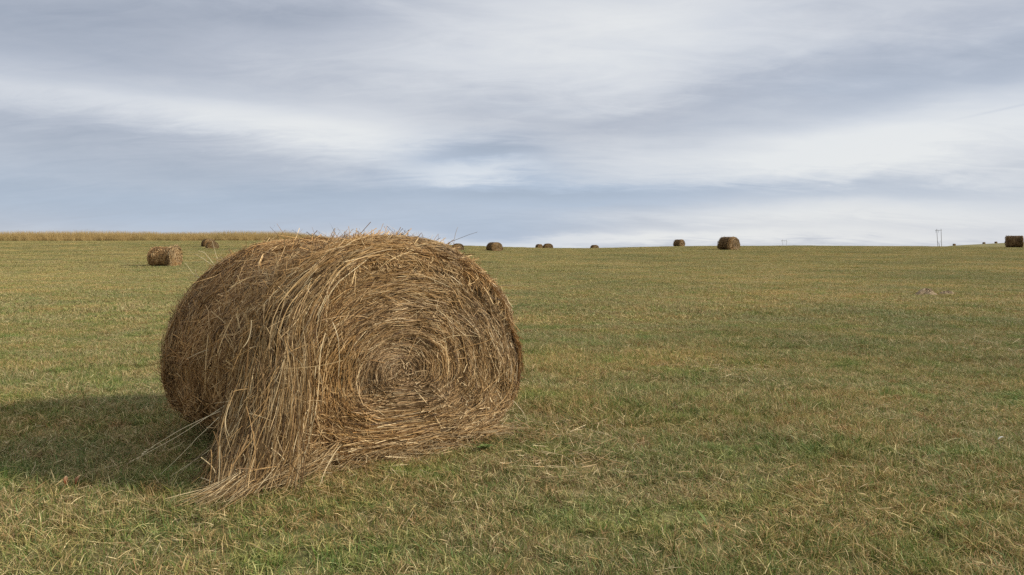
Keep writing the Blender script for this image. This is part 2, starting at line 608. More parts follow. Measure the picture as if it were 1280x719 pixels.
        for i in range(1, J):
            q = path[:, i - 1]
            ang = np.arctan2(q[:, 2] - self.cz, q[:, 0])
            tang = np.stack([-np.sin(ang), np.zeros(m), np.cos(ang)], 1)
            low = np.clip((1.0 - q[:, 2]) / 1.0, 0, 1)
            hang = unit(np.stack([-.05 - reach * low * fl, -fwd * low ** 1.5 * fl, -np.ones(m)], 1))
            w = np.clip((np.where(ang < 0, ang + 2 * np.pi, ang) - 2.45) / .6, 0, 1)[:, None] * .9 + .03
            w = np.where((q[:, 2] < .75)[:, None], 1.0, w)
            wob = wob * .85 + r.normal(0, .07, (m, 3))
            nx = q + unit(tang * (1 - w) + hang * w + wob) * step
            lie = nx[:, 2] < rest
            nx[lie, 2] = rest[lie]
            nx[lie, 0] -= step * .45 * fl[lie]
            nx[lie, 1] -= step * .35 * fl[lie]
            path[:, i] = nx
        li = r.integers(0, m, n)
        full = np.clip(r.gamma(3.5, .10, n), .10, 1.0)       # length of each stalk in metres
        stop = J - (path[:, :, 2] <= rest[:, None] + 1e-6).sum(1)      # step at which each lock reaches the ground
        i0 = r.uniform(0, 1, n) + r.random(n) * np.maximum(stop[li] - 5, 2)
        k = np.linspace(0, 1, K)[None, :]
        full = np.minimum(full, (stop[li] + r.exponential(2.5, n) - i0) * step).clip(.1)
        f = np.clip(i0[:, None] + k * (full / step)[:, None], 0, J - 1.001)
        fi = f.astype(int)
        fr = (f - fi)[..., None]
        P = path[li[:, None], fi] * (1 - fr) + path[li[:, None], fi + 1] * fr
        # clamped stalks would pile up at the ends: pull them out along their own line
        over = np.minimum(np.maximum(i0[:, None] + k * (full / step)[:, None] - f, 0), 4)
        P[..., 0] += np.where(over > 0, -over * step * .45, 0)
        P[..., 1] += np.where(over > 0, -over * step * .25, 0)
        spread = .019 + .030 * np.clip(f / J, 0, 1)
        P = P + r.normal(0, 1, (n, 1, 3)) * spread[..., None]
        dirn = r.normal(0, 1, (n, 1, 3)) * np.array([1, .7, .4])
        messy = r.random(n) < .32                           # broken pieces caught crosswise in the locks
        P = np.where(messy[:, None, None], P[:, K // 2:K // 2 + 1] * .72 + P * .28, P)
        amp = np.where(messy, r.uniform(.04, .13, n), .035)[:, None, None]
        P = P + dirn * amp * (k[..., None] - .5) + r.normal(0, .05, (n, 1, 3)) * (k[..., None] - .5) ** 2
        P[..., 2] = np.maximum(P[..., 2], .008)
        col = hay_cols(r, n, [11, 22, 25, 20, 14, 8])
        tone = np.clip(r.normal(.92, .15, m), .55, 1.25)[li]
        col = col * tone[:, None]
        nrm = unit(np.array([-.45, -.8, .25]) + r.normal(0, .55, (n, 3)))
        return ribbons(P, width * r.uniform(.55, 1.35, n), col, nrm)

    def shoulder(self, r, n, width, K=6):
        """tangled stalks lying every way over the edge between the end face and the roll"""
        th = np.clip(r.normal(1.75, .62, n), .15, 3.0)
        y = -.05 + r.gamma(2.0, .13, n)
        ln = r.gamma(3.0, .075, n) + .06
        dev = np.where(r.random(n) < .35, r.uniform(-np.pi, np.pi, n), r.normal(.1, .5, n) + .9 * vnoise(th * 5, y * 6, 95))
        t = np.linspace(-.5, .5, K)[None, :] * ln[:, None]
        TH = th[:, None] + t * np.cos(dev)[:, None] / .9
        Y = y[:, None] - t * np.sin(dev)[:, None] + r.normal(0, .8, n)[:, None] * t ** 2
        end = r.choice([-1, 1], n)[:, None]
        k = np.clip(end * t / (ln[:, None] * .5), 0, 1)
        mound = .035 + .03 * vnoise(th * 6, y * 7, 96)
        lift = (mound * r.random(n))[:, None] + np.minimum(r.exponential(.022, n), .11)[:, None] * k ** 2
        over = np.minimum(Y, 0)                              # what reaches past the edge droops down the face
        P = self.side(TH, np.maximum(Y, -.10), lift)
        P[..., 2] += over * .9
        P[..., 0] += over * .35 * np.cos(TH)
        col = hay_cols(r, n, [14, 26, 22, 20, 12, 6])
        g = col.mean(1, keepdims=True)
        col = (col + (g * np.array([1.16, 1.0, .76]) - col) * .1) * np.array([1.08, .98, .83])
        pr = unit(self.prof(th) - np.array([0, self.cz]))
        nrm = unit(np.stack([pr[:, 0], np.full(n, -.5), pr[:, 1]], 1) + r.normal(0, .5, (n, 3)))
        return ribbons(P, width * r.uniform(.55, 1.35, n), col, nrm)

    def foot(self, r, n, width, K=6):
        """crushed stalks lying in front of the end face"""
        x = r.uniform(-1.02, .82, n)
        ln = r.gamma(3, .08, n) + .08
        az = np.where(r.random(n) < .62, np.pi + r.normal(.25, .3, n), r.uniform(0, 2 * np.pi, n))
        y0 = -r.exponential(.05, n) * np.where(x > .2, .5, 1.0) - .01 + .08 * np.abs(x)
        t = np.linspace(-.5, .5, K)[None, :] * ln[:, None]
        cv = r.normal(0, .9, n)[:, None]
        X = x[:, None] + np.cos(az)[:, None] * t - np.sin(az)[:, None] * cv * t ** 2
        Y = y0[:, None] + np.sin(az)[:, None] * t + np.cos(az)[:, None] * cv * t ** 2
        z = np.clip(.13 - 1.2 * np.abs(y0 + .02), .03, .2) * r.random(n) ** 1.3 + .015
        Z = np.maximum(z[:, None] + r.normal(0, .16, n)[:, None] * t, .008)
        P = np.stack([X, Y, Z], 2)
        col = hay_cols(r, n, [22, 28, 22, 14, 10, 4])
        nrm = unit(np.array([0, -.4, 1.0]) + r.normal(0, .4, (n, 3)))
        return ribbons(P, width * r.uniform(.55, 1.35, n), col, nrm)


def stalk(name, pts, w, col, parent=None, K=14, head=0):
    """one long stalk with its own three-sided stem, and a seed head if asked"""
    pts = np.asarray(pts, float)
    k = np.linspace(0, 1, K)
    if len(pts) == 3:
        P = (1 - k)[:, None] ** 2 * pts[0] + (2 * k * (1 - k))[:, None] * pts[1] + (k ** 2)[:, None] * pts[2]
    else:
        P = pts[0] * (1 - k)[:, None] + pts[1] * k[:, None]
    wr = np.random.default_rng(int(abs(pts[0].sum() + pts[-1].sum()) * 1e5) % 99991)
    bow = np.cumsum(np.cumsum(wr.normal(0, 1, (K, 3)), 0), 0) * .0011          # a stalk is never quite straight
    P = P + (bow - bow[0] - (bow[-1] - bow[0]) * k[:, None]) * 1.0
    kink = wr.integers(4, K - 3)
    P[kink:] += wr.normal(0, .006, 3) * np.arange(K - kink)[:, None]
    T = unit(np.gradient(P, axis=0))
    a = unit(np.cross(T, np.array([.3, .2, 1.0])))
    b = np.cross(T, a)
    rad = w * .5 * (1 - .6 * k)
    V = []
    for j in range(3):
        q = 2 * np.pi * j / 3
        V.append(P + (a * math.cos(q) + b * math.sin(q)) * rad[:, None])
    V = np.stack(V, 1).reshape(-1, 3)
    F = []
    for i in range(K - 1):
        for j in range(3):
            F.append((i * 3 + j, i * 3 + (j + 1) % 3, i * 3 + 3 + (j + 1) % 3, i * 3 + 3 + j))
    C = np.tile(col, (len(V), 1))
    if head:
        rr = np.random.default_rng(int(abs(pts[0][0]) * 1e4) % 9973)
        tip, dirn = P[-1], T[-1]
        for q in range(head):
            s = len(V)
            p0 = tip - dirn * (.10 * q / head)
            d = unit(dirn + rr.normal(0, .45, 3))
            sd = unit(np.cross(d, rr.normal(0, 1, 3))) * .0032
            V = np.concatenate([V, [p0, p0 + d * .012 + sd, p0 + d * .026, p0 + d * .012 - sd]])
            C = np.concatenate([C, np.tile(col * .9, (4, 1))])
            F.append((s, s + 1, s + 2, s + 3))
    return mesh_obj(name, V, [np.array(F)], M_HAY, parent, col=C)


HERO = Bale()
HERO_RZ = R(40)
HERO_LOC = np.array([-.76, 5.20, 0.0])


def to_local(p, loc, rz):
    d = np.asarray(p) - loc
    c, s = math.cos(-rz), math.sin(-rz)
    return np.array([d[0] * c - d[1] * s, d[0] * s + d[1] * c, d[2]])


def build_hero():
    r = np.random.default_rng(101)
    loc = HERO_LOC.copy()
    loc[2] = float(ground_z(loc[0], loc[1])) - .01
    root = empty('hay_bale', loc, HERO_RZ)
    tag(root, 'huge shaggy round hay bale with swirled end face, close by in the foreground', 'hay bale', 'round hay bales in the field')
    V, F = HERO.core()
    mesh_obj('roll', V, [F], M_CORE, root, smooth=True)
    V, Q, C = HERO.face_strands(r, 84000, .0039)
    mesh_obj('end_face', V, [Q], M_HAY, root, col=C)['kind'] = 'stuff'
    V, Q, C = join([HERO.side_strands(r, 44000, .0046),
                    HERO.face_strands(r, 4000, .006, rear=True)])
    mesh_obj('outer_wrap', V, [Q], M_HAY, root, col=C)['kind'] = 'stuff'
    V, Q, C = join([HERO.curtain(r, 9500, .0038), HERO.shoulder(r, 10500, .0040)])
    mesh_obj('loose_fringe', V, [Q], M_HAY, root, col=C)['kind'] = 'stuff'
    V, Q, C = HERO.foot(r, 5200, .0042)
    mesh_obj('trailing_straw', V, [Q], M_HAY, root, col=C)['kind'] = 'stuff'
    pale, brown, dark = np.array([.66, .54, .33]), np.array([.34, .25, .14]), np.array([.09, .06, .04])
    lo = lambda x, y, Y: to_local(px(x, y, Y), loc, HERO_RZ)
    stems = [
        ((318, 470, 4.72), (268, 535, 4.65), (193, 592, 4.6), pale, 0),
        ((306, 490, 4.74), (262, 520, 4.68), (166, 577, 4.7), pale, 8),
        ((300, 505, 4.72), (240, 528, 4.72), (186, 565, 4.75), pale, 6),
        ((305, 530, 4.66), (258, 552, 4.62), (212, 605, 4.55), brown, 0),
        ((312, 515, 4.66), (290, 545, 4.62), (196, 603, 4.55), pale, 0),
        ((300, 560, 4.60), (240, 560, 4.62), (230, 606, 4.55), brown, 0),
        ((395, 345, 4.95), (360, 350, 4.85), (336, 353, 4.8), pale, 0),
        ((352, 380, 4.85), (330, 385, 4.8), (312, 397, 4.75), pale, 0),
        ((300, 436, 5.0), (268, 436, 5.0), (240, 443, 5.0), pale, 0),
        ((268, 336, 6.0), (255, 322, 6.05), (242, 318, 6.05), pale, 0),
        ((270, 334, 6.0), (262, 320, 6.05), (251, 312, 6.05), pale, 0),
        ((272, 333, 6.0), (270, 318, 6.0), (266, 307, 6.0), pale, 0),
        ((275, 332, 6.0), (279, 320, 6.0), (279, 313, 6.0), pale, 0),
        ((252, 352, 6.1), (246, 343, 6.1), (238, 339, 6.1), pale, 0),
        ((256, 356, 6.0), (250, 346, 6.0), (249, 340, 6.0), pale, 0),
        ((332, 370, 5.3), (322, 350, 5.2), (313, 346, 5.2), pale, 0),
        ((330, 366, 5.3), (324, 346, 5.2), (318, 336, 5.2), pale, 0),
        ((326, 312, 6.1), (328, 302, 6.1), (330, 296, 6.1), pale, 0),
        ((540, 318, 5.6), (562, 298, 5.6), (592, 285, 5.6), brown, 0),
        ((545, 322, 5.6), (565, 303, 5.6), (584, 292, 5.6), brown, 0),
        ((496, 298, 5.6), (500, 292, 5.6), (509, 286, 5.6), dark, 9),
        ((640, 410, 5.9), (652, 395, 5.9), (656, 372, 5.9), brown, 0),
        ((640, 500, 5.85), (662, 515, 5.8), (672, 548, 5.8), pale, 0),
        ((620, 360, 5.9), (640, 350, 5.9), (648, 368, 5.9), brown, 0),
        ((415, 402, 4.75), (430, 430, 4.7), (424, 470, 4.68), pale, 0),
        ((345, 400, 4.75), (362, 440, 4.66), (366, 480, 4.62), pale, 0),
    ]
    for a, b, c, colr, head in stems:
        stalk('stray_stalk', [lo(*a), lo(*b), lo(*c)], (.0068 if a[1] > 430 else .0060), colr, root, head=head)
    return root


def copy_tree(o, parent=None):
    c = o.copy()
    COL.objects.link(c)
    if parent:
        c.parent = parent
    for ch in o.children:
        copy_tree(ch, c)
    return c


def make_far_bale(seed, shape, loc, rz, sc, label, n=2600, fringe=True):
    """a bale far down the field: fewer, coarser tufts of hay on the same kind of roll"""
    r = np.random.default_rng(seed)
    root = empty('hay_bale', loc, rz, sc)
    tag(root, label, 'hay bale', 'round hay bales in the field')
    V, F = shape.core(nt=40, ny=8, nr=8)
    mesh_obj('roll', V, [F], M_CORE, root, smooth=True)
    V, Q, C = shape.face_strands(r, n, .02, K=4)
    C = C * (.78 if not fringe else 1.0)  # end face left lighter than the flank, its sunlit look put into the colour
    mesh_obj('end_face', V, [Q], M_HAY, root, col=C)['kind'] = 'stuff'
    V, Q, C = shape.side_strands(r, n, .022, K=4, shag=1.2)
    C = C * (.45 if not fringe else 1.0)  # shade of the flank painted into the stalk colour
    mesh_obj('outer_wrap', V, [Q], M_HAY, root, col=C)['kind'] = 'stuff'
    if fringe:
        V, Q, C = shape.curtain(r, int(n * .5), .02, K=6, th_range=(.2, 3.1), reach=.1, fwd=.1)
        mesh_obj('loose_fringe', V, [Q], M_HAY, root, col=C)['kind'] = 'stuff'
    return root


def build_far_bales():
    std = Bale(W=1.06, top=1.46, cz=.50, L=1.45, spiral=(.02, .62), bulge=.10)
    fat = Bale(W=1.08, top=1.40, cz=.50, L=1.35, spiral=(.0, .58), bulge=.10)
    tall = Bale(W=.92, top=1.52, cz=.62, L=1.75, spiral=(.02, .66), bulge=.10)
    # x, y of the foot in the photo, height in photo pixels, turn, shape, seed, fringe, label
    rows = [
        (220.5, 333.5, 25.0, 86, tall, 1, True, 'shaggy hay bale lying side-on in the sunlit field left of the big foreground bale'),
        (266, 311.8, 10.0, 28, std, 2, False, 'front bale of the close pair below the tall dry grass bank'),
        (262.5, 309.0, 10.3, 40, std, 3, False, 'rear bale of the close pair below the dry grass bank, half hidden by its neighbour'),
        (573.5, 313.5, 9.0, 20, fat, 4, False, 'distant hay bale peeping out just behind the right shoulder of the foreground bale'),
        (621.5, 314.6, 11.6, 38, fat, 5, False, 'low domed brown bale on the rise, nearest one right of the foreground bale'),
        (917.5, 312.7, 16.4, 36, std, 6, False, 'biggest of the distant bales, dark flank and lit end, right of centre'),
        (1277.5, 309.8, 15.0, 62, tall, 7, False, 'dark long-sided bale cut off by the right edge of the view'),
    ]
    for x, y, h, a, sh, seed, fr, label in rows:
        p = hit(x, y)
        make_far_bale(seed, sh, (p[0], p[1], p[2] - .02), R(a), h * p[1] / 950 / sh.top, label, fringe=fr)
    # on and just past the crest, their feet hidden by it
    for x, Y, top, wpx, a, sh, seed, label in [
        (675.5, 168, 305.3, 10.0, 35, std, 8, 'paler left one of the two bales side by side on the skyline'),
        (686.2, 160, 304.7, 12.6, 20, fat, 9, 'darker right one of the two bales side by side on the skyline'),
        (744.6, 172, 306.5, 10.4, 25, fat, 10, 'smallest lone bale sunk behind the skyline dip in the middle'),
        (852.5, 158, 299.6, 16.5, 45, std, 11, 'hay bale standing on the skyline, left of the biggest distant bale'),
    ]:
        X = (x - 640) / 950 * Y
        sc = wpx * Y / 950 / (2 * sh.W + (.55 if a > 30 else .2))
        zt = HC + (308 - top) * Y / 950
        g = float(ground_z(X, Y))
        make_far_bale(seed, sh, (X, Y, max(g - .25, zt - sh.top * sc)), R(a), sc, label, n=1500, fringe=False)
    # three tiny ones on the far rise at the right
    for x, Y, lab in [(1193, 330, 'leftmost of three tiny dark bales on the far rise, next to the tall pylon'),
                      (1230, 345, 'middle of three tiny dark bales on the far rise at the right'),
                      (1245, 350, 'faintest of three tiny bales on the far rise, nearest the cut-off bale')]:
        X = (x - 640) / 950 * Y
        g = float(ground_z(X, Y))
        make_far_bale(int(x), fat, (X, Y, g - .02), R(30), .58, lab, n=500, fringe=False)


# ------------------------------------------------------------------ tall dry grass bank
def build_bank():
    r = np.random.default_rng(55)
    n = 120000
    s = r.uniform(-.98, -.16, n)
    Y0 = 148.6 + 1.6 * vnoise(s * 60, s * 0 + 3.3, 77) + 1.0 * vnoise(s * 210, s * 0 + 1.3, 78)
    Y = Y0 + 13 * r.random(n) ** 1.2
    X = s * Y
    edge = np.clip((-.175 - s) / .12, .15, 1)
    clump = vnoise(X / 2.3, Y / 2.3, 71)
    ln = (1.95 + .14 * clump + .2 * vnoise(X / 17, Y / 17, 72) + .2 * sstep(-.45, -.3, s)) * r.uniform(.55, 1.15, n) * edge
    front = np.clip(.35 + (Y - Y0) / 4.5, .35, 1)
    ln = ln * front
    az = r.uniform(0, 2 * np.pi, n)
    lean = np.abs(r.normal(.34, .28, n))
    k = np.linspace(0, 1, 4)
    z0 = ground_z(X, Y)
    h = (np.sin(lean) * ln)[:, None] * k[None, :] ** 1.6
    P = np.stack([X[:, None] + np.cos(az)[:, None] * h, Y[:, None] + np.sin(az)[:, None] * h, z0[:, None] + (np.cos(lean) * ln)[:, None] * k[None, :]], 2)
    pal = np.array([[.40, .28, .145], [.33, .215, .105], [.46, .35, .20], [.27, .18, .09], [.28, .23, .105]])
    tone = np.clip((vnoise(X / 4.5, Y / 4.5, 73) + 1) * 2.5 + r.normal(0, .9, n), 0, 4.99).astype(int)
    col = pal[tone] * r.uniform(.85, 1.15, (n, 1))
    col = col + (col.mean(0) - col) * .65
    col = col * np.array([1.22, 1.22, .95])
    nrm = unit(np.stack([r.normal(0, 1, n), r.normal(0, 1, n) - .5, np.full(n, .2)], 1))
    V, Q, C = ribbons(P, r.uniform(.014, .034, n), col, nrm, tip=.2)
    tag(mesh_obj('tall_dry_grass', V, [Q], M_DRY, col=C), 'bank of tall tawny dry grass along the far left field edge', 'dry grass', kind='stuff')


# ------------------------------------------------------------------ pylons
def box_between(a, b, w):
    a, b = np.asarray(a, float), np.asarray(b, float)
    t = unit(b - a)
    u = unit(np.cross(t, np.array([.1, 1.0, .05])))
    v = np.cross(t, u)
    V = []
    for p, ww in ((a, w), (b, w * .8)):
        for q in range(8):
            an = 2 * np.pi * q / 8
            V.append(p + (u * math.cos(an) + v * math.sin(an)) * ww / 2)
    F4 = [(q, (q + 1) % 8, 8 + (q + 1) % 8, 8 + q) for q in range(8)]
    return np.array(V), [np.array(F4), np.array([tuple(range(7, -1, -1)), tuple(range(8, 16))])]


def pylon(x, Y, base_row, top_row, half_px, lean, label, xbrace):
    X = (x - 640) / 950 * Y
    g = float(ground_z(X, Y))
    zt = HC + (308 - top_row) * Y / 950
    root = empty('power_pylon', (X, Y, g))
    tag(root, label, 'power pylon', 'wooden twin-pole power pylons on the horizon')
    H = zt - g
    w = half_px * Y / 950
    tops = []
    for s, l in ((-1, lean), (1, lean * .7)):
        a, b = np.array([s * w, 0, -.5]), np.array([s * w + l * H, 0, H])
        V, F = box_between(a, b, .42)
        mesh_obj('pole', V, F, M_WOOD, root)
        tops.append(b)
    V, F = box_between(tops[0] + np.array([-w * .75, .3, -H * .04]), tops[1] + np.array([w * .75, .3, -H * .04]), .34)
    mesh_obj('crossarm', V, F, M_STEEL, root)
    if xbrace:
        for q in (0, 1):
            lo_, hi_ = H * .38, H * .66
            a = np.array([(-w if q else w) + lean * lo_, .1 + .3 * q, lo_])
            b = np.array([(w if q else -w) + lean * hi_, .1 + .3 * q, hi_])
            V, F = box_between(a, b, .25)
            mesh_obj('brace', V, F, M_STEEL, root)
    for q in (-1, 0, 1):
        c = (tops[0] + tops[1]) / 2 + np.array([q * w * 1.6, .3, -H * .05])
        V, F = box_between(c, c + np.array([0, 0, -H * .06]), .2)
        mesh_obj('insulator', V, F, M_STEEL, root)


# ------------------------------------------------------------------ small things in the grass
def molehill(x, y, w, h, seed, label):
    p = hit(x, y)
    r = np.random.default_rng(seed)
    n, m = 40, 14
    th = np.linspace(0, 2 * np.pi, n, endpoint=False)
    rows = []
    for i in range(m):
        q = i / (m - 1)
        rad = w / 2 * (1 - q * .97) * (1 + .22 * vnoise(np.cos(th) * 2 + seed, np.sin(th) * 2, seed))
        z = h * sstep(0, 1, np.full(n, q)) ** .8 * (1 + .35 * vnoise(np.cos(th) * 4 * (1 - q), np.sin(th) * 4 * (1 - q) + seed, seed + 1)) - .03 * (1 - q)
        rows.append(np.stack([np.cos(th) * rad * 1.1, np.sin(th) * rad * .8, z], 1))
    V = np.concatenate(rows)
    V += r.normal(0, .012, V.shape)
    i = (np.arange(m - 1)[:, None] * n + np.arange(n)[None, :])
    j = (np.arange(m - 1)[:, None] * n + (np.arange(n)[None, :] + 1) % n)
    F = np.stack([i.ravel(), j.ravel(), (j + n).ravel(), (i + n).ravel()], 1)
    top = np.arange((m - 1) * n, m * n)[None, :]
    o = mesh_obj('molehill', V, [F, top], M_SOIL, smooth=False)
    o.location = p
    tag(o, label, 'molehill', 'bare soil molehills on the right')


def curl_leaf(name, x, y, ln, wd, cols, curl, az, tilt, label, cat, group=None, up=.03):
    p = hit(x, y)
    K, J = 12, 7
    k = np.linspace(0, 1, K)
    jj = np.linspace(-1, 1, J)
    prof = np.sin(np.pi * np.clip(k * .92 + .06, 0, 1)) ** .9 * wd / 2
    ang = tilt - curl * k
    cx = np.concatenate([[0], np.cumsum(np.cos(ang[1:]) * ln / (K - 1))])
    cz = np.concatenate([[0], np.cumsum(np.sin(ang[1:]) * ln / (K - 1))])
    X = np.repeat(cx[:, None], J, 1)
    Yv = prof[:, None] * jj[None, :]
    Z = cz[:, None] + .35 * prof[:, None] * jj[None, :] ** 2
    V = np.stack([X, Yv, Z], 2).reshape(-1, 3)
    i = (np.arange(K - 1)[:, None] * J + np.arange(J - 1)[None, :]).ravel()
    F = np.stack([i, i + 1, i + J + 1, i + J], 1)
    c = np.asarray(cols[0])[None, :] * (1 - k[:, None] ** 2) + np.asarray(cols[1])[None, :] * k[:, None] ** 2
    C = np.repeat(c, J, axis=0)
    o = mesh_obj(name, V, [F], M_LEAF, col=C, smooth=True)
    sd = o.modifiers.new('thickness', 'SOLIDIFY')
    sd.thickness = .0012
    o.location = (p[0], p[1], p[2] + up)
    o.rotation_euler = (0, 0, az)
    tag(o, label, cat, group)
    return o


def build_small():
    molehill(1159, 370.0, .85, .18, 5, 'larger left molehill of crumbly pale brown soil out on the right')
    molehill(1184, 369.5, .60, .14, 8, 'smaller right molehill of crumbly pale brown soil, beside the larger one')
    rust, cream = (.22, .06, .02), (.50, .36, .20)
    curl_leaf('dry_leaf', 82, 617, .060, .022, (rust, cream), 1.5, 1.9, 1.7, 'left one of two rusty dry leaves with pale tips in the shadow of the bale', 'dry leaf', 'rusty dry leaves by the shadow edge', up=.05)
    curl_leaf('dry_leaf', 95, 617, .062, .021, (rust, cream), 1.3, 1.2, 1.65, 'right one of two rusty dry leaves with pale tips in the shadow of the bale', 'dry leaf', 'rusty dry leaves by the shadow edge', up=.05)
    curl_leaf('dry_leaf', 21, 623, .075, .06, ((.15, .075, .035), (.25, .13, .06)), .9, .3, .9, 'broad brown crumpled leaf in the grass by the left edge', 'dry leaf', up=.02)
    curl_leaf('dry_leaf', 1247, 559, .075, .014, ((.55, .52, .44), (.66, .63, .56)), 1.1, .4, .75, 'slim whitish curled leaf lying in the grass at far right', 'dry leaf', up=.05)
    gl = ((.13, .17, .045), (.19, .24, .075))
    curl_leaf('broad_leaf', 884, 664, .09, .022, gl, .5, 2.3, 1.05, 'bright green pointed weed leaf standing in the grass at bottom centre', 'leaf', up=.02)
    r = np.random.default_rng(77)
    p = hit(606, 568)
    root = empty('weed', p)
    tag(root, 'small rosette weed with round green leaves at the foot of the big bale', 'weed')
    for q in range(6):
        o = curl_leaf('leaf', 606, 568, .065, .045, gl, .6, q * 1.05 + r.uniform(-.3, .3), r.uniform(.5, 1.0), None, None)
        o.parent = root
        o.location = (0, 0, .03)


def build_scatter():
    """cut stalks dropped on the turf near the bale, and the spilled tail at its left foot"""
    r = np.random.default_rng(303)
    n = 1500
    ctr = HERO_LOC
    a = r.uniform(0, 2 * np.pi, n)
    d = 1.0 + r.exponential(.55, n)
    X = ctr[0] + np.cos(a) * d * 1.15 - .2
    Y = ctr[1] + np.sin(a) * d * .8 + .2
    m = 1300                                     # thin litter over the whole near field
    Yw = 3 + 17 * r.random(m) ** 1.2
    Xw = r.uniform(-.75, .75, m) * Yw
    X, Y = np.concatenate([X, Xw]), np.concatenate([Y, Yw])
    n += m
    ln = r.gamma(2.2, .026, n) + .02
    az = r.uniform(0, 2 * np.pi, n)
    K = 5
    t = np.linspace(-.5, .5, K)[None, :] * ln[:, None]
    cv = r.normal(0, 1.2, n)[:, None]
    PX = X[:, None] + np.cos(az)[:, None] * t - np.sin(az)[:, None] * cv * t ** 2
    PY = Y[:, None] + np.sin(az)[:, None] * t + np.cos(az)[:, None] * cv * t ** 2
    PZ = ground_z(PX, PY) + r.uniform(.03, .085, n)[:, None] + r.normal(0, .25, n)[:, None] * t
    col = hay_cols(r, n, [16, 28, 24, 18, 14, 0]) * .85
    nrm = unit(np.array([0, 0, 1.0]) + r.normal(0, .4, (n, 3)))
    parts = [ribbons(np.stack([PX, PY, PZ], 2), r.uniform(.0020, .0036, n), col, nrm)]
    # matted dry patches where hay was dropped
    for (x, y, wd, dp, m) in ((1245, 441, .55, .8, 700), (668, 541, .28, .22, 260), (1010, 425, .5, .5, 260), (900, 468, .4, .35, 240), (700, 585, .25, .2, 160)):
        q = hit(x, y)
        X, Y = q[0] + r.normal(0, wd, m), q[1] + r.normal(0, dp, m)
        ln = r.gamma(3, .035, m) + .04
        az = r.uniform(0, 2 * np.pi, m)
        t = np.linspace(-.5, .5, K)[None, :] * ln[:, None]
        PX, PY = X[:, None] + np.cos(az)[:, None] * t, Y[:, None] + np.sin(az)[:, None] * t
        PZ = ground_z(PX, PY) + r.uniform(.035, .075, m)[:, None] + r.normal(0, .2, m)[:, None] * t
        parts.append(ribbons(np.stack([PX, PY, PZ], 2), r.uniform(.0024, .0045, m), hay_cols(r, m, [26, 30, 18, 14, 12, 0]), unit(np.array([0, 0, 1.0]) + r.normal(0, .4, (m, 3)))))
    # the spilled tail: stalks streaming from the foot of the face to the front left
    n = 800
    A = np.array([px(x, y, Y_) for x, y, Y_ in ((335, 605, 4.62), (430, 592, 4.85))])
    k0 = r.random(n)
    S0 = A[0] * (1 - k0)[:, None] + A[1] * k0[:, None]
    S0[:, 2] = .04 + .18 * r.random(n) ** 1.5
    tip = np.array([(240 - 640) / 950 * 3.98, 3.98, 0])
    u = np.clip(.35 + .65 * r.random(n) - .35 * k0, .12, 1)[:, None]
    E = S0 * (1 - u) + tip * u + r.normal(0, .085, (n, 3))
    E[:, 2] = r.uniform(.045, .115, n)
    K = 7
    k = np.linspace(0, 1, K)
    mid = (S0 + E) / 2 + r.normal(0, .04, (n, 3))
    P = ((1 - k) ** 2)[None, :, None] * S0[:, None] + (2 * k * (1 - k))[None, :, None] * mid[:, None] + (k ** 2)[None, :, None] * E[:, None]
    P[..., 2] = np.maximum(P[..., 2], .02) + ground_z(P[..., 0], P[..., 1])
    col = hay_cols(r, n, [28, 32, 22, 12, 6, 0])
    nrm = unit(np.array([.2, -.4, 1.0]) + r.normal(0, .4, (n, 3)))
    parts.append(ribbons(P, r.uniform(.0024, .0044, n), col * .86, nrm))
    V, Q, C = join(parts)
    tag(mesh_obj('straw_litter', V, [Q], M_HAY, col=C), 'loose pale straw littering the grass and trailing from the left foot of the bale', 'straw', kind='stuff')


# ------------------------------------------------------------------ sky and sun
SUN_EL, SUN_AZ = R(27), R(94)       # azimuth clockwise from +Y (the way the camera looks)


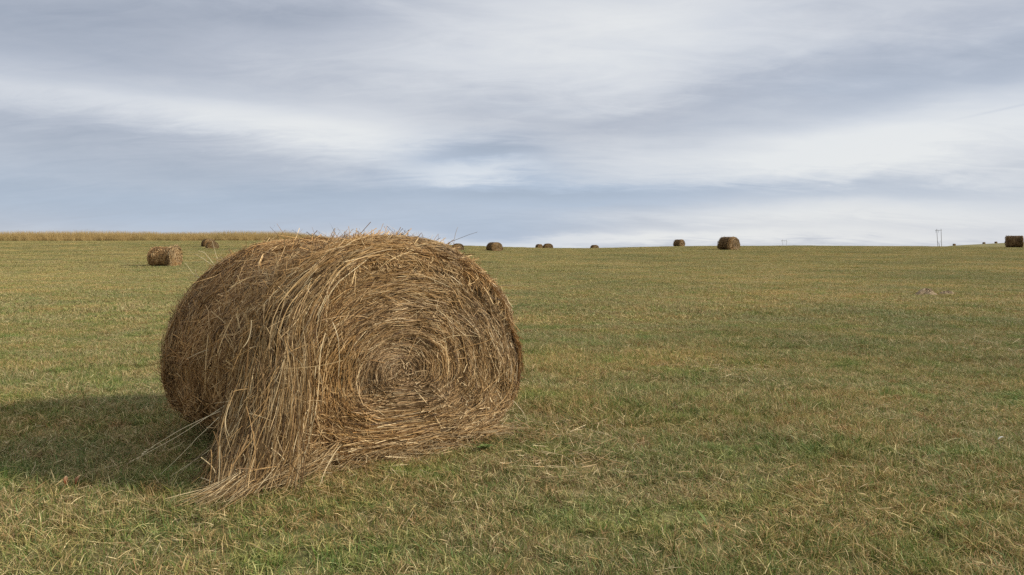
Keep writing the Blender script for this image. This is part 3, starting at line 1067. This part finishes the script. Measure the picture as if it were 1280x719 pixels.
def build_sky():
    w = bpy.data.worlds.new('World')
    S.world = w
    w.use_nodes = True
    nt = w.node_tree
    N, L = nt.nodes, nt.links
    N.clear()
    out = nd(N, 'ShaderNodeOutputWorld')
    bg = nd(N, 'ShaderNodeBackground')
    bg.inputs['Strength'].default_value = .1
    L.new(bg.outputs[0], out.inputs['Surface'])
    sky = nd(N, 'ShaderNodeTexSky', sky_type='NISHITA')
    sky.sun_disc = False
    sky.sun_elevation = SUN_EL
    sky.sun_rotation = SUN_AZ
    tc = nd(N, 'ShaderNodeTexCoord')
    sx = nd(N, 'ShaderNodeSeparateXYZ')
    L.new(tc.outputs['Generated'], sx.inputs[0])

    def mth(op, a, b=None, c=None):
        m = nd(N, 'ShaderNodeMath', operation=op)
        for i, v in enumerate((a, b, c)):
            if v is None:
                continue
            if isinstance(v, (int, float)):
                m.inputs[i].default_value = v
            else:
                L.new(v, m.inputs[i])
        return m.outputs[0]
    az = mth('ARCTAN2', sx.outputs[0], sx.outputs[1])
    el = mth('ARCSINE', sx.outputs[2])
    # cloud-deck coordinates: the view direction carried up to a flat layer of cloud
    zz = mth('ADD', mth('MAXIMUM', sx.outputs[2], 0.0), .20)
    cv = nd(N, 'ShaderNodeCombineXYZ')
    L.new(mth('DIVIDE', sx.outputs[0], zz), cv.inputs[0])
    L.new(mth('DIVIDE', sx.outputs[1], zz), cv.inputs[1])

    cu = nd(N, 'ShaderNodeCombineXYZ')
    L.new(az, cu.inputs[0])
    L.new(mth('MULTIPLY', el, 2.6), cu.inputs[1])

    def noise(scale, detail, rough, loc, sc, dist=.0, vec=None):
        mp = nd(N, 'ShaderNodeMapping')
        mp.inputs['Location'].default_value = loc
        mp.inputs['Scale'].default_value = sc
        mp.inputs['Rotation'].default_value = (0, 0, R(8))
        L.new((vec or cv).outputs[0], mp.inputs['Vector'])
        n = nd(N, 'ShaderNodeTexNoise')
        n.inputs['Scale'].default_value = scale
        n.inputs['Detail'].default_value = detail
        n.inputs['Roughness'].default_value = rough
        n.inputs['Distortion'].default_value = dist
        L.new(mp.outputs[0], n.inputs['Vector'])
        return mth('SUBTRACT', n.outputs['Fac'], .5)
    n1 = noise(1.1, 5, .52, (3.1, 1.7, 0), (.6, 1.2, 1), .3)
    n2 = noise(6.0, 8, .58, (9.1, 4.2, 0), (.8, 1.2, 1), .5, cu)
    n3 = noise(3.2, 7, .55, (1.3, 8.4, 0), (.8, 1.3, 1), .4, cu)
    n4 = noise(7.0, 8, .66, (4.1, 2.2, 0), (.45, 1.2, 1), 1.0)
    waz = mth('MULTIPLY_ADD', n1, .22, az)
    wel = mth('ADD', mth('MULTIPLY_ADD', n3, .06, el), mth('ADD', mth('MULTIPLY', n2, .034), mth('MULTIPLY', n4, .02)))

    def blob(x, y, sxp, syp, amp, tilt=0.0, warp=True):
        """a bank of cloud centred where photo pixel (x, y) looks, sizes in photo pixels"""
        a0 = math.atan((x - 640) / 950)
        e0 = math.atan((308 - y) / 950 * math.cos(a0))
        da = mth('SUBTRACT', waz if warp else az, a0)
        de = mth('SUBTRACT', wel if warp else el, e0)
        if tilt:
            de = mth('MULTIPLY_ADD', da, -tilt, de)
        q = mth('ADD', mth('POWER', mth('ABSOLUTE', mth('MULTIPLY', da, 950 / sxp)), 2.0), mth('POWER', mth('ABSOLUTE', mth('MULTIPLY', de, 950 / syp)), 2.0))
        return mth('MULTIPLY', mth('EXPONENT', mth('MULTIPLY', q, -1.0)), amp)

    def total(base, rows):
        t = base
        for rw in rows:
            t = mth('ADD', t, blob(*rw))
        return t
    bright = total(mth('ADD', mth('MULTIPLY_ADD', n1, .36, .46), mth('ADD', mth('MULTIPLY', n2, .50), mth('MULTIPLY', n4, .34))), [
        (270, 146, 260, 28, .42, -.10), (450, 176, 130, 24, .30, -.15), (790, 50, 170, 70, .42, .1),
        (1160, 175, 230, 50, .48, .08), (950, 190, 220, 40, .28, .1), (1120, 270, 260, 22, .38),
        (800, 301, 420, 9, .50), (620, 212, 80, 9, .35, .1), (560, 60, 130, 60, .12),
        (100, 30, 260, 60, -.34), (400, 28, 110, 20, -.28, .05), (60, 100, 200, 20, -.1), (1180, 95, 230, 34, -.32, .16), (830, 140, 170, 14, -.14, .2),
        (150, 190, 200, 28, -.24), (600, 194, 105, 13, -.46, -.05), (300, 245, 420, 26, -.20), (690, 238, 190, 10, -.30), (1020, 243, 170, 13, -.22),
        (640, 285, 300, 12, -.05), (1246, 139, 38, 1.3, -.16, .16, False),
    ])
    blue = total(mth('MULTIPLY_ADD', n3, .6, .10), [
        (250, 255, 420, 34, .80), (600, 200, 120, 24, .55, -.05), (690, 238, 230, 20, .6), (1040, 245, 230, 18, .35),
        (100, 195, 200, 34, .15), (590, 285, 200, 22, .5), (1150, 105, 200, 40, .22), (150, 120, 300, 30, .05),
    ])
    cl = ramp(N, [(.0, (.325, .365, .445)), (.35, (.455, .49, .565)), (.7, (.64, .665, .71)), (1.0, (.76, .775, .785))])
    L.new(bright, cl.inputs[0])
    blr = ramp(N, [(.0, (.34, .41, .52)), (.5, (.44, .52, .645)), (1.0, (.66, .71, .78))])
    L.new(bright, blr.inputs[0])
    bf = ramp(N, [(.1, (0, 0, 0)), (.9, (1, 1, 1))])
    L.new(blue, bf.inputs[0])
    c = mixc(N, L, bf.outputs[0], cl.outputs[0], blr.outputs[0])
    # cloud glows ten times the background strength; a little clear sky shows through it
    c10 = mixc(N, L, 1.0, c, (8.7, 8.7, 8.7), 'MULTIPLY')
    # sky outside the view brightened overhead and round the sun, added to fill shadows
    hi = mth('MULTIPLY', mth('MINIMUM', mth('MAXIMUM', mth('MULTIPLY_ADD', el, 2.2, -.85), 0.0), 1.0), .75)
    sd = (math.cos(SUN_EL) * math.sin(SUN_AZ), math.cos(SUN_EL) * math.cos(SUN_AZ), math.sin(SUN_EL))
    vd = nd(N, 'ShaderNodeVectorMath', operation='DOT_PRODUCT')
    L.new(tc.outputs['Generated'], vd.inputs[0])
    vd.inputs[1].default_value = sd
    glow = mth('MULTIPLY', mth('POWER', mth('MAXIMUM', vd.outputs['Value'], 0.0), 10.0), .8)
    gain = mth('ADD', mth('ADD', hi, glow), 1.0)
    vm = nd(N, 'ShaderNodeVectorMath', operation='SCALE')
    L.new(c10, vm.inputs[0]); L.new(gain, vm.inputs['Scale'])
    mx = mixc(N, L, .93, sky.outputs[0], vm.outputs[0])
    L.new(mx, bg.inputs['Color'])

    sun = bpy.data.lights.new('sun', 'SUN')
    sun.energy = 4.3
    sun.angle = R(4)
    sun.color = (1.0, .95, .87)
    so = bpy.data.objects.new('sun', sun)
    COL.objects.link(so)
    d = Vector((math.cos(SUN_EL) * math.sin(SUN_AZ), math.cos(SUN_EL) * math.cos(SUN_AZ), math.sin(SUN_EL)))
    so.rotation_euler = d.to_track_quat('Z', 'Y').to_euler()
    so.location = (20, 0, 12)


build_ground()
build_grass()
build_hero()
build_far_bales()
build_bank()
pylon(1175.5, 520, 308.5, 286.3, 2.1, -.09, 'taller nearer twin-pole power pylon rising over the right skyline', True)
pylon(980.8, 900, 307.5, 299.6, 2.2, -.03, 'small faint twin-pole power pylon far off on the skyline', False)
build_small()
build_scatter()
build_sky()

S.view_settings.view_transform = 'Standard'
S.view_settings.look = 'None'
S.view_settings.exposure = .3
S.view_settings.gamma = 1
S.view_settings.use_curve_mapping = False
S.cycles.max_bounces = 6
S.cycles.use_denoising = False
